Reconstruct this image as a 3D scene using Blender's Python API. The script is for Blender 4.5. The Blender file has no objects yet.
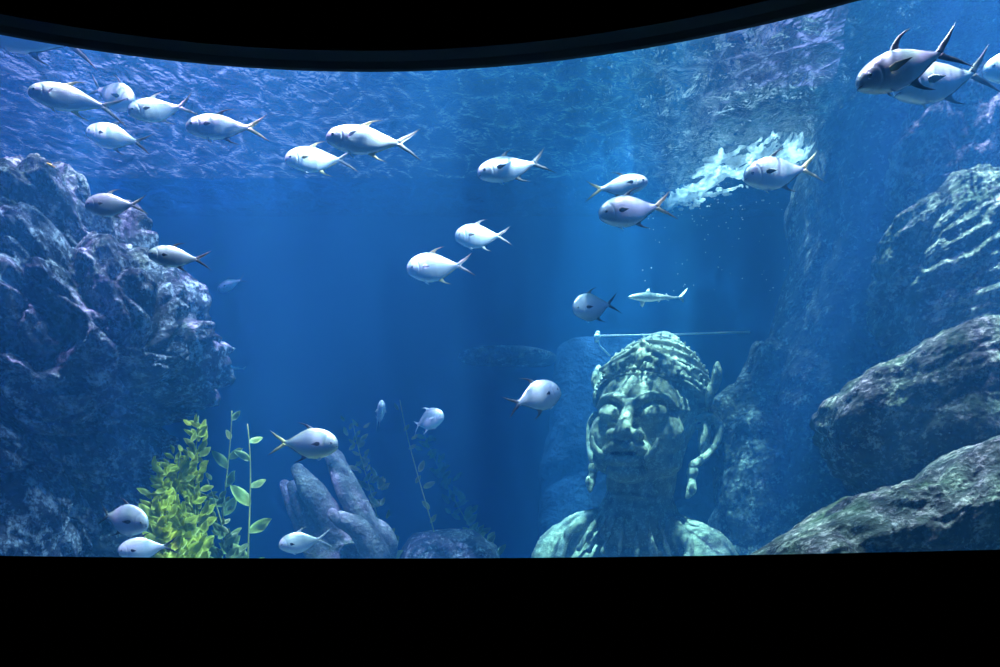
import bpy, bmesh, math, random
import numpy as np
from mathutils import Vector, Matrix, noise, Quaternion
random.seed(7); noise.seed_set(19)
SC = bpy.context.scene
COL = SC.collection
F = 652.0; HOR = 600.0; EYE = 1.3
ZS = EYE + 6.0          # height of the water surface
YB = 10.2               # back wall of the tank
PI = math.pi

def P(px, py, Y):       # the place in the tank seen at a pixel, at distance Y
    return Vector(((px - 500) / F * Y, Y, EYE + (HOR - py) / F * Y))

# ------------------------------------------------------------------ helpers
def mk(name, verts, faces, mat=None, parent=None, smooth=True):
    me = bpy.data.meshes.new(name)
    me.from_pydata([tuple(v) for v in verts], [], faces)
    if mat: me.materials.append(mat)
    if smooth: me.polygons.foreach_set('use_smooth', [True] * len(me.polygons))
    me.update()
    o = bpy.data.objects.new(name, me); COL.objects.link(o)
    if parent: o.parent = parent
    return o

def from_bm(name, bm, mat=None, parent=None, smooth=True):
    me = bpy.data.meshes.new(name); bm.to_mesh(me); bm.free()
    if mat: me.materials.append(mat)
    if smooth: me.polygons.foreach_set('use_smooth', [True] * len(me.polygons))
    o = bpy.data.objects.new(name, me); COL.objects.link(o)
    if parent: o.parent = parent
    return o

def empty(name, loc=(0, 0, 0)):
    o = bpy.data.objects.new(name, None); COL.objects.link(o); o.location = loc
    o.empty_display_size = .1
    return o

def tag(o, label=None, cat=None, group=None, kind=None):
    if label: o['label'] = label
    if cat: o['category'] = cat
    if group: o['group'] = group
    if kind: o['kind'] = kind
    return o

def box_geo(x0, x1, y0, y1, z0, z1):
    v = [(x, y, z) for z in (z0, z1) for y in (y0, y1) for x in (x0, x1)]
    f = [(0, 2, 3, 1), (4, 5, 7, 6), (0, 1, 5, 4), (2, 6, 7, 3), (0, 4, 6, 2), (1, 3, 7, 5)]
    return v, f

def box(name, x0, x1, y0, y1, z0, z1, mat):
    v, f = box_geo(x0, x1, y0, y1, z0, z1)
    return mk(name, v, f, mat, smooth=False)

# tubes and lumps collected, then fused into one skin by a voxel remesh
class Lump:
    def __init__(s): s.bm = bmesh.new()
    def ell(s, c, r, rot=None, sub=4):
        d = bmesh.ops.create_icosphere(s.bm, subdivisions=sub, radius=1.0)
        M = Matrix.Translation(Vector(c)) @ (rot.to_4x4() if rot else Matrix.Identity(4)) @ Matrix.Diagonal((r[0], r[1], r[2], 1))
        bmesh.ops.transform(s.bm, matrix=M, verts=d['verts'])
    def cap(s, pts, rad, n=16):
        pts = [Vector(p) for p in pts]
        P2, R2 = [], []
        for i in range(len(pts) - 1):       # resample
            for k in range(6):
                t = k / 6; P2.append(pts[i].lerp(pts[i + 1], t)); R2.append(rad[i] * (1 - t) + rad[i + 1] * t)
        P2.append(pts[-1]); R2.append(rad[-1])
        for _ in range(3):
            Q = P2[:]; 
            for i in range(1, len(P2) - 1): Q[i] = (P2[i - 1] + P2[i] * 2 + P2[i + 1]) / 4
            P2 = Q
        tube_bm(s.bm, P2, R2, n)
        for p, r in ((P2[0], R2[0]), (P2[-1], R2[-1])):
            s.ell(p, (r, r, r), sub=3)
    def fuse(s, name, vox, mat, parent=None, smooth=4, fn=None):
        bmesh.ops.recalc_face_normals(s.bm, faces=s.bm.faces)
        o = from_bm(name, s.bm, mat)
        m = o.modifiers.new('r', 'REMESH'); m.mode = 'VOXEL'; m.voxel_size = vox
        if smooth:
            k = o.modifiers.new('s', 'SMOOTH'); k.factor = .5; k.iterations = smooth
        dg = bpy.context.evaluated_depsgraph_get(); dg.update()
        me = bpy.data.meshes.new_from_object(o.evaluated_get(dg))
        o.modifiers.clear(); old = o.data; o.data = me; bpy.data.meshes.remove(old)
        me.name = name
        if not me.materials: me.materials.append(mat)
        if fn:
            n_ = len(me.vertices); cc = np.empty(n_ * 3, 'f'); nn_ = np.empty(n_ * 3, 'f')
            me.vertices.foreach_get('co', cc); me.vertices.foreach_get('normal', nn_)
            cc = cc.reshape(-1, 3); nn_ = nn_.reshape(-1, 3)
            out_ = np.array([tuple(fn(Vector(c_.tolist()), Vector(m_.tolist()))) for c_, m_ in zip(cc, nn_)], 'f')
            me.vertices.foreach_set('co', out_.ravel())
        me.polygons.foreach_set('use_smooth', [True] * len(me.polygons)); me.update()
        if parent: o.parent = parent
        return o

def tube_bm(bm, pts, rad, n=12, caps=True):
    pts = [Vector(p) for p in pts]
    if not hasattr(rad, '__len__'): rad = [rad] * len(pts)
    prev = None; up = None
    for i, p in enumerate(pts):
        t = (pts[min(i + 1, len(pts) - 1)] - pts[max(i - 1, 0)])
        if t.length < 1e-9: t = Vector((0, 0, 1))
        t.normalize()
        if up is None:
            up = Vector((0, 0, 1)) if abs(t.z) < .9 else Vector((1, 0, 0))
        a = t.cross(up).normalized(); up = a.cross(t).normalized()
        ring = [bm.verts.new(p + (a * math.cos(2 * PI * k / n) + up * math.sin(2 * PI * k / n)) * rad[i]) for k in range(n)]
        if prev:
            for k in range(n): bm.faces.new((prev[k], prev[(k + 1) % n], ring[(k + 1) % n], ring[k]))
        elif caps: bm.faces.new(ring[::-1])
        prev = ring
    if caps: bm.faces.new(prev)

def lathe_bm(bm, prof, n=48, sx=1, sy=1, M=None):
    rings = []
    for r, z in prof:
        rings.append([bm.verts.new((M @ Vector((r * sx * math.cos(2 * PI * k / n), r * sy * math.sin(2 * PI * k / n), z))) if M else (r * sx * math.cos(2 * PI * k / n), r * sy * math.sin(2 * PI * k / n), z)) for k in range(n)])
    for a, b in zip(rings, rings[1:]):
        for k in range(n): bm.faces.new((a[k], a[(k + 1) % n], b[(k + 1) % n], b[k]))
    bm.faces.new(rings[0][::-1]); bm.faces.new(rings[-1])

# ------------------------------------------------------------------ materials
def newmat(name):
    m = bpy.data.materials.new(name); m.use_nodes = True
    nt = m.node_tree; nt.nodes.clear()
    out = nt.nodes.new('ShaderNodeOutputMaterial')
    return m, nt, out

def N(nt, typ, **kw):
    n = nt.nodes.new(typ)
    for k, v in kw.items():
        if k.startswith('i_'):
            key = k[2:].replace('_', ' ')
            n.inputs[key].default_value = v
        else: setattr(n, k, v)
    return n

def ramp(nt, src, stops):
    r = nt.nodes.new('ShaderNodeValToRGB')
    el = r.color_ramp.elements
    while len(el) < len(stops): el.new(.5)
    for e, (p, c) in zip(el, stops):
        e.position = p; e.color = (*c, 1) if len(c) == 3 else c
    nt.links.new(src, r.inputs[0])
    return r

def plain(name, col, rough=.6, metal=0, spec=.5):
    m, nt, out = newmat(name)
    b = N(nt, 'ShaderNodeBsdfPrincipled')
    b.inputs['Base Color'].default_value = (*col, 1); b.inputs['Roughness'].default_value = rough
    b.inputs['Metallic'].default_value = metal; b.inputs['Specular IOR Level'].default_value = spec
    nt.links.new(b.outputs[0], out.inputs[0])
    return m

def rock_mat(name, dark, mid, pale, seed, scale=1.0, cover=.55, bump=.5, alga=None):
    m, nt, out = newmat(name); L = nt.links.new
    tc = N(nt, 'ShaderNodeTexCoord')
    mp = N(nt, 'ShaderNodeMapping'); mp.inputs['Location'].default_value = (seed * 3.1, seed * 1.7, seed * 2.3)
    L(tc.outputs['Object'], mp.inputs[0])
    n1 = N(nt, 'ShaderNodeTexNoise', i_Scale=1.6 * scale, i_Detail=8, i_Roughness=.62)
    n2 = N(nt, 'ShaderNodeTexNoise', i_Scale=7 * scale, i_Detail=10, i_Roughness=.7)
    n3 = N(nt, 'ShaderNodeTexNoise', i_Scale=26 * scale, i_Detail=6, i_Roughness=.7)
    vo = N(nt, 'ShaderNodeTexVoronoi', feature='F1', i_Scale=22 * scale)
    for n in (n1, n2, n3, vo): L(mp.outputs[0], n.inputs['Vector'])
    r1 = ramp(nt, n1.outputs[0], [(.3, dark), (.52, mid), (.72, dark)])
    # pale crust that grows in blotches
    ad = N(nt, 'ShaderNodeMath', operation='MULTIPLY_ADD'); ad.inputs[1].default_value = .55; L(n2.outputs[0], ad.inputs[0])
    m3 = N(nt, 'ShaderNodeMath', operation='MULTIPLY'); m3.inputs[1].default_value = .45; L(n3.outputs[0], m3.inputs[0]); L(m3.outputs[0], ad.inputs[2])
    r2 = ramp(nt, ad.outputs[0], [(cover - .045, (0, 0, 0)), (cover + .05, (1, 1, 1))])
    mx = N(nt, 'ShaderNodeMix', data_type='RGBA'); L(r2.outputs[0], mx.inputs[0]); L(r1.outputs[0], mx.inputs[6]); mx.inputs[7].default_value = (*pale, 1)
    col = mx.outputs[2]
    if alga:
        n4 = N(nt, 'ShaderNodeTexNoise', i_Scale=2.7 * scale, i_Detail=6); L(tc.outputs['Object'], n4.inputs['Vector'])
        r4 = ramp(nt, n4.outputs[0], [(.5, (0, 0, 0)), (.66, (.8, .8, .8))])
        m4 = N(nt, 'ShaderNodeMix', data_type='RGBA'); L(r4.outputs[0], m4.inputs[0]); L(col, m4.inputs[6]); m4.inputs[7].default_value = (*alga, 1)
        col = m4.outputs[2]
    b = N(nt, 'ShaderNodeBsdfPrincipled'); b.inputs['Roughness'].default_value = .85; b.inputs['Specular IOR Level'].default_value = .25
    L(col, b.inputs['Base Color'])
    h = N(nt, 'ShaderNodeMath', operation='ADD'); L(ad.outputs[0], h.inputs[0])
    vm = N(nt, 'ShaderNodeMath', operation='MULTIPLY'); vm.inputs[1].default_value = .25; L(vo.outputs['Distance'], vm.inputs[0]); L(vm.outputs[0], h.inputs[1])
    bp = N(nt, 'ShaderNodeBump', i_Strength=bump, i_Distance=.09 / scale); L(h.outputs[0], bp.inputs['Height']); L(bp.outputs[0], b.inputs['Normal'])
    L(b.outputs[0], out.inputs[0])
    return m

M_BLACK = plain('black_paint', (.008, .009, .012), .7, spec=.2)
M_SOFFIT = plain('dark_soffit_paint', (.03, .035, .045), .6, spec=.3)
M_HALL = plain('dark_hall_floor', (.01, .01, .012), .5)
M_ROCK_L = rock_mat('violet_grey_rock', (.018, .02, .035), (.085, .085, .13), (.55, .55, .66), 1, 1.2, .54, 1)
M_ROCK_R = rock_mat('grey_green_rock', (.03, .04, .04), (.15, .17, .15), (.62, .62, .56), 2, 1.1, .52, 1, (.08, .12, .08))
M_ROCK_F = rock_mat('mossy_boulder', (.02, .028, .026), (.10, .13, .10), (.58, .58, .48), 5, 1.3, .55, 1, (.06, .10, .05))
M_ROCK_B = rock_mat('deep_blue_grey_rock', (.03, .045, .055), (.10, .13, .15), (.5, .55, .55), 3, .9, .56, 1)
M_FAR = rock_mat('haze_tinted_rock', (.003, .03, .08), (.006, .05, .13), (.015, .07, .16), 13, .6, .6, .6)  # blue water haze is put into this rock's colour
M_STONE = rock_mat('carved_stone', (.15, .17, .14), (.36, .38, .31), (.66, .66, .52), 8, 1.6, .55, .25)
M_STONE_D = rock_mat('weathered_stone', (.1, .11, .12), (.22, .22, .24), (.46, .44, .46), 9, 1.6, .58, .5)
M_FLOOR = rock_mat('tank_gravel', (.1, .11, .12), (.2, .22, .22), (.4, .42, .4), 4, 2, .55, .6)

def wall_paint():
    m, nt, out = newmat('blue_tank_paint'); L = nt.links.new
    tc = N(nt, 'ShaderNodeTexCoord')
    n = N(nt, 'ShaderNodeTexNoise', i_Scale=.5, i_Detail=5); L(tc.outputs['Object'], n.inputs['Vector'])
    r = ramp(nt, n.outputs[0], [(.3, (.001, .05, .17)), (.7, (.002, .07, .22))])
    b = N(nt, 'ShaderNodeBsdfPrincipled'); b.inputs['Roughness'].default_value = .9; b.inputs['Specular IOR Level'].default_value = .1
    L(r.outputs[0], b.inputs['Base Color']); L(b.outputs[0], out.inputs[0]); return m
M_WALL = wall_paint()

def water_volume():
    m, nt, out = newmat('tank_water'); L = nt.links.new
    s = N(nt, 'ShaderNodeVolumeScatter'); s.inputs['Color'].default_value = (.07, .41, 1, 1); s.inputs['Density'].default_value = .034; s.inputs['Anisotropy'].default_value = .25
    a = N(nt, 'ShaderNodeVolumeAbsorption'); a.inputs['Color'].default_value = (0.0, .70, .90, 1); a.inputs['Density'].default_value = .125
    ad = N(nt, 'ShaderNodeAddShader'); L(s.outputs[0], ad.inputs[0]); L(a.outputs[0], ad.inputs[1])
    L(ad.outputs[0], out.inputs['Volume']); return m
M_WATER = water_volume()

def surface_mat():
    m, nt, out = newmat('rippled_water_surface'); L = nt.links.new
    tc = N(nt, 'ShaderNodeTexCoord')
    mp = N(nt, 'ShaderNodeMapping'); mp.inputs['Scale'].default_value = (1, 1.0, 1); L(tc.outputs['Object'], mp.inputs[0])
    n1 = N(nt, 'ShaderNodeTexNoise', i_Scale=2.6, i_Detail=4, i_Roughness=.6, i_Distortion=.6); L(mp.outputs[0], n1.inputs['Vector'])
    n2 = N(nt, 'ShaderNodeTexNoise', i_Scale=11, i_Detail=3, i_Distortion=1.0); L(mp.outputs[0], n2.inputs['Vector'])
    ad = N(nt, 'ShaderNodeMath', operation='MULTIPLY_ADD'); ad.inputs[1].default_value = .36; L(n2.outputs[0], ad.inputs[0]); L(n1.outputs[0], ad.inputs[2])
    bp = N(nt, 'ShaderNodeBump', i_Strength=1.0, i_Distance=.30); L(ad.outputs[0], bp.inputs['Height'])
    fr = N(nt, 'ShaderNodeFresnel', i_IOR=1.33); L(bp.outputs[0], fr.inputs['Normal'])
    # caustic lines put into the transparent colour as a cell pattern
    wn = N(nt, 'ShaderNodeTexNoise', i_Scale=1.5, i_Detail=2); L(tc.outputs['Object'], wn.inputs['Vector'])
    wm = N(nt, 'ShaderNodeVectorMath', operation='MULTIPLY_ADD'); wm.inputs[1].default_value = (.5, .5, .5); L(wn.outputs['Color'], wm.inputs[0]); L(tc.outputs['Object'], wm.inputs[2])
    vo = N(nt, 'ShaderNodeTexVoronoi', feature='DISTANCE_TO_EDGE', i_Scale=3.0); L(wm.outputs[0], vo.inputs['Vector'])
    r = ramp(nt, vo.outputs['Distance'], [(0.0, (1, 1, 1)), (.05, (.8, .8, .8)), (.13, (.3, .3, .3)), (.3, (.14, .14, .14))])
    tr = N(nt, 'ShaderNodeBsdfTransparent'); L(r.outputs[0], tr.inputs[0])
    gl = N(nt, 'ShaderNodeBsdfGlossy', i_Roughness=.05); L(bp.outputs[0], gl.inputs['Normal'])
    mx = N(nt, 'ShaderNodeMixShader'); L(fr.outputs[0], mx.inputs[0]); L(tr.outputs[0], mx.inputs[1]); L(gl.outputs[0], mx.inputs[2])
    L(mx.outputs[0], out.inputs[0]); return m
M_SURF = surface_mat()

def pane_mat():
    m, nt, out = newmat('clear_acrylic'); L = nt.links.new
    fr = N(nt, 'ShaderNodeFresnel', i_IOR=1.1)
    tr = N(nt, 'ShaderNodeBsdfTransparent'); gl = N(nt, 'ShaderNodeBsdfGlossy', i_Roughness=.02)
    gl.inputs['Color'].default_value = (.5, .5, .5, 1)
    mx = N(nt, 'ShaderNodeMixShader'); L(fr.outputs[0], mx.inputs[0]); L(tr.outputs[0], mx.inputs[1]); L(gl.outputs[0], mx.inputs[2])
    L(mx.outputs[0], out.inputs[0]); return m
M_PANE = pane_mat()

def foam_mat():
    m, nt, out = newmat('white_foam'); L = nt.links.new
    b = N(nt, 'ShaderNodeBsdfPrincipled'); b.inputs['Base Color'].default_value = (.9, .93, .95, 1); b.inputs['Roughness'].default_value = .7
    t = N(nt, 'ShaderNodeBsdfTranslucent'); t.inputs[0].default_value = (.9, .95, 1, 1)
    mx = N(nt, 'ShaderNodeMixShader'); mx.inputs[0].default_value = .7
    tp = N(nt, 'ShaderNodeBsdfTransparent'); m2 = N(nt, 'ShaderNodeMixShader'); m2.inputs[0].default_value = .45
    L(b.outputs[0], mx.inputs[1]); L(t.outputs[0], mx.inputs[2]); L(mx.outputs[0], m2.inputs[1]); L(tp.outputs[0], m2.inputs[2]); L(m2.outputs[0], out.inputs[0]); return m
M_FOAM = foam_mat()

def leaf_mat(name, a, b_):
    m, nt, out = newmat(name); L = nt.links.new
    tc = N(nt, 'ShaderNodeTexCoord')
    n = N(nt, 'ShaderNodeTexNoise', i_Scale=6, i_Detail=4); L(tc.outputs['Object'], n.inputs['Vector'])
    r = ramp(nt, n.outputs[0], [(.35, a), (.65, b_)])
    d = N(nt, 'ShaderNodeBsdfPrincipled'); d.inputs['Roughness'].default_value = .5; L(r.outputs[0], d.inputs['Base Color'])
    t = N(nt, 'ShaderNodeBsdfTranslucent'); L(r.outputs[0], t.inputs[0])
    mx = N(nt, 'ShaderNodeMixShader'); mx.inputs[0].default_value = .45
    L(d.outputs[0], mx.inputs[1]); L(t.outputs[0], mx.inputs[2]); L(mx.outputs[0], out.inputs[0]); return m
M_LEAF = leaf_mat('yellow_green_kelp', (.34, .42, .03), (.85, .85, .10))
M_LEAF_D = leaf_mat('dull_green_kelp', (.10, .16, .05), (.22, .30, .08))
M_LEAF_T = leaf_mat('soft_green_kelp', (.2, .34, .08), (.42, .55, .14))
M_STEM = plain('kelp_stem', (.25, .3, .08), .6)

# ------------------------------------------------------------------ the room
def circ3(a, b, c):
    ax, ay = a; bx, by = b; cx, cy = c
    d = 2 * (ax * (by - cy) + bx * (cy - ay) + cx * (ay - by))
    ux = ((ax**2 + ay**2) * (by - cy) + (bx**2 + by**2) * (cy - ay) + (cx**2 + cy**2) * (ay - by)) / d
    uy = ((ax**2 + ay**2) * (cx - bx) + (bx**2 + by**2) * (ax - cx) + (cx**2 + cy**2) * (bx - ax)) / d
    return ux, uy, math.hypot(ax - ux, ay - uy)
CX, CY, CR = circ3((-1.86, 2.43), (-.48, 2.6), (1.264, 2.29))
def arc(dr, a0=-1.15, a1=1.15, n=80, x0=None):
    return [(CX + (CR + dr) * math.sin(a0 + (a1 - a0) * k / n), CY + (CR + dr) * math.cos(a0 + (a1 - a0) * k / n)) for k in range(n + 1)]
ZT = EYE + 528 * 2.6 / F      # top of the window
ZB = EYE + 39 * 2.6 / F       # sill
def arc_prism(name, r0, r1, z0, z1, mat, kind='structure'):
    a = arc(r0); b = arc(r1); n = len(a)
    v = [(x, y, z0) for x, y in a] + [(x, y, z0) for x, y in b] + [(x, y, z1) for x, y in a] + [(x, y, z1) for x, y in b]
    f = []
    for k in range(n - 1):
        f += [(k, k + 1, n + k + 1, n + k), (2 * n + k, 3 * n + k, 3 * n + k + 1, 2 * n + k + 1),
              (k, 2 * n + k, 2 * n + k + 1, k + 1), (n + k, n + k + 1, 3 * n + k + 1, 3 * n + k)]
    f += [(0, n, 3 * n, 2 * n), (n - 1, 3 * n - 1, 4 * n - 1, 2 * n - 1)]
    o = mk(name, v, f, mat, smooth=False)
    bm = bmesh.new(); bm.from_mesh(o.data); bmesh.ops.recalc_face_normals(bm, faces=bm.faces); bm.to_mesh(o.data); bm.free()
    if kind: o['kind'] = kind
    return o
arc_prism('wall_front', -.10, 0.0, ZT, ZS + .6, M_SOFFIT)
arc_prism('trim_1', -.16, 0.0, -.0, ZB, M_BLACK)
pane = arc_prism('window_1', -.05, -.012, ZB, ZT, M_PANE)
# dark hall ceiling in front of the window head, curved like the glass
def fascia():
    a = arc(-.101); b = arc(-.101)
    n = len(a)
    v = [(x, y, ZT + .012) for x, y in a] + [(x, y, ZT + .8) for x, y in a] + [(x, y - .0 if False else -1.5, ZT + .8) for x, y in a]
    f = []
    for k in range(n - 1):
        f += [(k, k + 1, n + k + 1, n + k), (n + k, n + k + 1, 2 * n + k + 1, 2 * n + k)]
    o = mk('ceiling', v, f, M_BLACK, smooth=False); o['kind'] = 'structure'
    m = o.modifiers.new('t', 'SOLIDIFY'); m.thickness = .02; m.offset = -1
fascia()
XL, XR = -10.5, 12.0
tag(box('floor', XL, XR, -2, YB + .2, -.2, 0.0, M_FLOOR), kind='structure')
tag(box('wall_back', XL - .2, XR + .2, YB, YB + .2, 0, ZS + .6, M_WALL), kind='structure')
ends = arc(0)
tag(box('wall_back_reflector', XL - .2, XR + .2, YB + .02, YB + .2, ZS + .6, ZS + 6, plain('pale_reflector', (.2, .28, .3), .8)), kind='structure')  # added unseen wall, pale so the ripples show bright patches
tag(box('wall_left', XL - .2, XL, -2, YB, 0, ZS + .6, M_WALL), kind='structure')
tag(box('wall_right', XR, XR + .2, -2, YB, 0, ZS + .6, M_WALL), kind='structure')

# water body
a = arc(-.006)
foot = [(x, y) for x, y in a] 
foot = [p for p in foot if XL < p[0] < XR]
foot = [(XL + .0, foot[0][1])] + foot + [(XR, foot[-1][1]), (XR, YB), (XL, YB)]
n = len(foot)
v = [(x, y, .01) for x, y in foot] + [(x, y, ZS + .12) for x, y in foot]
f = [tuple(range(n))[::-1], tuple(range(n, 2 * n))] + [(k, (k + 1) % n, n + (k + 1) % n, n + k) for k in range(n)]
w = mk('water', v, f, M_WATER, smooth=False); w['kind'] = 'structure'
bm = bmesh.new(); bm.from_mesh(w.data); bmesh.ops.triangulate(bm, faces=[f for f in bm.faces if len(f.verts) > 4]); bmesh.ops.recalc_face_normals(bm, faces=bm.faces); bm.to_mesh(w.data); bm.free()

# water surface with low waves
def wave(x, y):
    return .035 * noise.noise(Vector((x * 1.1, y * 1.6, 3))) + .018 * noise.noise(Vector((x * 2.9 + y, y * 3.4, 9))) + .008 * noise.noise(Vector((x * 7, y * 7.5, 1)))
nx, ny = 340, 190
vs = []; fs = []
for j in range(ny + 1):
    for i in range(nx + 1):
        x = XL + (XR - XL) * i / nx; y = 1.0 + (YB - 1.0) * j / ny
        vs.append((x, y, ZS + wave(x, y)))
for j in range(ny):
    for i in range(nx):
        q = j * (nx + 1) + i; fs.append((q, q + 1, q + nx + 2, q + nx + 1))
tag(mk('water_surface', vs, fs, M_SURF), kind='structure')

# ------------------------------------------------------------------ rocks
def rock(name, outline, Y, front, back, mat, label, seed=0, sub=7, amp=.11, centre=None, freq=1.0, stretch=(1, 1, 1), tilt=0, pw=.8, group=None, crack=.5, lean=0):
    pts = [P(x, y, Y) for x, y in outline]
    cx = sum(p.x for p in pts) / len(pts); cz = sum(p.z for p in pts) / len(pts)
    if centre: c0 = P(centre[0], centre[1], Y); cx, cz = c0.x, c0.z
    NA = 720; R = np.zeros(NA)
    poly = [(p.x - cx, p.z - cz) for p in pts]
    for k in range(NA):
        t = 2 * PI * k / NA; dx, dz = math.cos(t), math.sin(t); best = 0
        for (x1, z1), (x2, z2) in zip(poly, poly[1:] + poly[:1]):
            ex, ez = x2 - x1, z2 - z1; den = dx * ez - dz * ex
            if abs(den) < 1e-9: continue
            r = (x1 * ez - z1 * ex) / den; s = (x1 * dz - z1 * dx) / den
            if r > 0 and -1e-6 <= s <= 1 + 1e-6: best = max(best, r)
        R[k] = best
    K = 7; ker = np.hanning(2 * K + 3)[1:-1]; ker /= ker.sum()
    R = np.convolve(np.concatenate([R[-K:], R, R[:K]]), ker, 'valid')
    size = float(R.mean())
    bm = bmesh.new(); bmesh.ops.create_icosphere(bm, subdivisions=sub, radius=1)
    off = Vector((seed * 13.7, seed * 5.1, seed * 9.3))
    ct, st = math.cos(tilt), math.sin(tilt)
    for v in bm.verts:
        d = v.co.normalized()
        t = math.atan2(d.z, d.x) % (2 * PI); u = t / (2 * PI) * NA; i = int(u) % NA; fr = u - int(u)
        r = R[i] * (1 - fr) + R[(i + 1) % NA] * fr
        s = math.hypot(d.x, d.z)
        ri = r * s ** pw
        dy = d.y
        y = math.copysign(abs(dy) ** .85, dy) * (front if dy < 0 else back)
        p = Vector((math.cos(t) * ri, y, math.sin(t) * ri))
        q = Vector(((p.x * ct + p.z * st) * stretch[0], p.y * stretch[1], (-p.x * st + p.z * ct) * stretch[2])) * (freq / 1.0) + off
        wq = q + noise.noise_vector(q * .8) * .6
        big = noise.fractal(wq * .55, 1.0, 2.0, 3)
        dd = noise.voronoi(wq * .75)[0]
        cr = min(1, (dd[1] - dd[0]) / .22)
        d2 = noise.voronoi(wq * 2.1)[0]
        cr2 = min(1, (d2[1] - d2[0]) / .3)
        rid = noise.ridged_multi_fractal(wq * 1.3, 1.0, 2.1, 5, 1.0, 2.0)
        fine = noise.fractal(q * 6, .8, 2.2, 4)
        h = big * .9 + (cr - 1) * crack + (cr2 - 1) * crack * .4 + (rid - 1.2) * .28 + fine * .16
        nrm = Vector((d.x / max(r, .05), d.y / (front if dy < 0 else back), d.z / max(r, .05))).normalized()
        v.co = p + nrm * h * amp * min(size, 1.6)
    o = from_bm(name, bm, mat)
    o.location = (cx, Y, cz)
    tag(o, label, 'rock', group)
    return o
G_R = 'boulders on the right side of the tank'
rock('rock', [(-190, 205), (-60, 198), (30, 188), (85, 196), (116, 212), (144, 230), (180, 266), (208, 304), (212, 332), (202, 362), (174, 386), (152, 404), (128, 440), (100, 492), (70, 540), (50, 640), (-60, 680), (-220, 600), (-250, 350)],
     5.0, 1.0, 1.4, M_ROCK_L, 'huge dark overhanging rock filling the left side of the tank, with pale ridges', 1, 8, .13, (0, 400), 1.6, (.8, 1, 1.4), -.55, .72, crack=.9)
rock('rock', [(-60, 470), (40, 478), (100, 490), (130, 496), (154, 508), (168, 535), (176, 600), (160, 700), (-60, 720)],
     5.9, .7, .8, M_ROCK_B, 'low bluish speckled rock at the foot of the big left rock behind two fish', 11, 7, .12, None, 1.3)
rock('rock', [(400, 560), (415, 538), (440, 531), (475, 532), (498, 545), (512, 580), (500, 640), (400, 640)],
     8.4, .8, .8, M_ROCK_B, 'low rounded hazy rock on the tank bottom between stone hand and statue', 12, 6, .08, None, 1.2)
rock('rock', [(850, 60), (870, -60), (1100, -80), (1250, 100), (1250, 420), (1100, 700), (800, 700), (740, 600), (745, 460), (760, 400), (768, 350), (786, 292), (800, 240), (797, 190), (812, 140)],
     8.3, 1.3, 1.6, M_ROCK_B, 'tall shadowy rock cliff rising to the water surface behind the boulders', 3, 8, .10, (980, 330), .8, (1, 1, .6), .2, .62, G_R)
rock('rock', [(704, 402), (724, 386), (746, 360), (751, 340), (766, 332), (786, 345), (850, 360), (930, 480), (930, 680), (740, 700), (728, 560), (716, 470)],
     8.25, .5, .5, M_ROCK_B, 'dark sloping rock right behind the statue with a pale knob on top', 4, 7, .09, (800, 480), 1.0, (1, 1, 1), .6, .7, G_R)
rock('rock', [(895, 150), (905, 112), (940, 95), (1000, 85), (1100, 95), (1160, 160), (1120, 230), (980, 250), (910, 220)],
     6.6, .6, .7, M_ROCK_R, 'violet-lit craggy rock below the two big fish at the upper right', 5, 7, .14, None, 1.4, (1, 1, 1), 0, .8, G_R)
rock('rock', [(882, 240), (890, 218), (915, 200), (945, 186), (975, 190), (1040, 182), (1150, 200), (1180, 300), (1120, 370), (990, 380), (915, 362), (888, 320), (880, 280)],
     5.6, .6, .8, M_ROCK_R, 'grey-green craggy boulder with a dark hollow, above the largest smooth boulder', 6, 8, .12, None, 1.3, (.8, 1, 1.6), .5, .75, G_R)
rock('rock', [(822, 425), (826, 405), (850, 378), (880, 356), (920, 334), (965, 322), (1010, 318), (1100, 325), (1200, 380), (1200, 500), (1080, 540), (950, 520), (880, 490), (845, 470), (828, 450)],
     4.8, .65, .8, M_ROCK_F, 'big rounded boulder with a shaded underside, between upper boulder and front ledge', 7, 8, .10, None, 1.3, (1, 1, 1.3), .4, .72, G_R)
rock('rock', [(745, 566), (775, 545), (805, 524), (840, 500), (862, 488), (890, 482), (925, 462), (960, 448), (1010, 436), (1100, 430), (1200, 480), (1250, 640), (1000, 690), (720, 640)],
     3.9, .5, .7, M_ROCK_F, 'long mossy ledge of rock sloping up to the lower right corner', 8, 8, .10, None, 1.6, (.9, 1, 1.5), .45, .72, G_R)
# rock wall far behind the statue, haze painted into its colour
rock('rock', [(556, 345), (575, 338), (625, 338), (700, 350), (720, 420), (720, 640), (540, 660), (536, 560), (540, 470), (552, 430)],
     9.8, .35, .3, M_FAR, 'faint blocky rock wall tinted haze-blue far behind the statue head', 9, 6, .05, None, .8, pw=.45)
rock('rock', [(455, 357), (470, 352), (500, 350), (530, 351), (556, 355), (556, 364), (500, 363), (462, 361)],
     9.85, .35, .3, M_ROCK_B, 'thin pale ledge on the far blue wall left of the statue', 10, 5, .04, None, .8)

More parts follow.
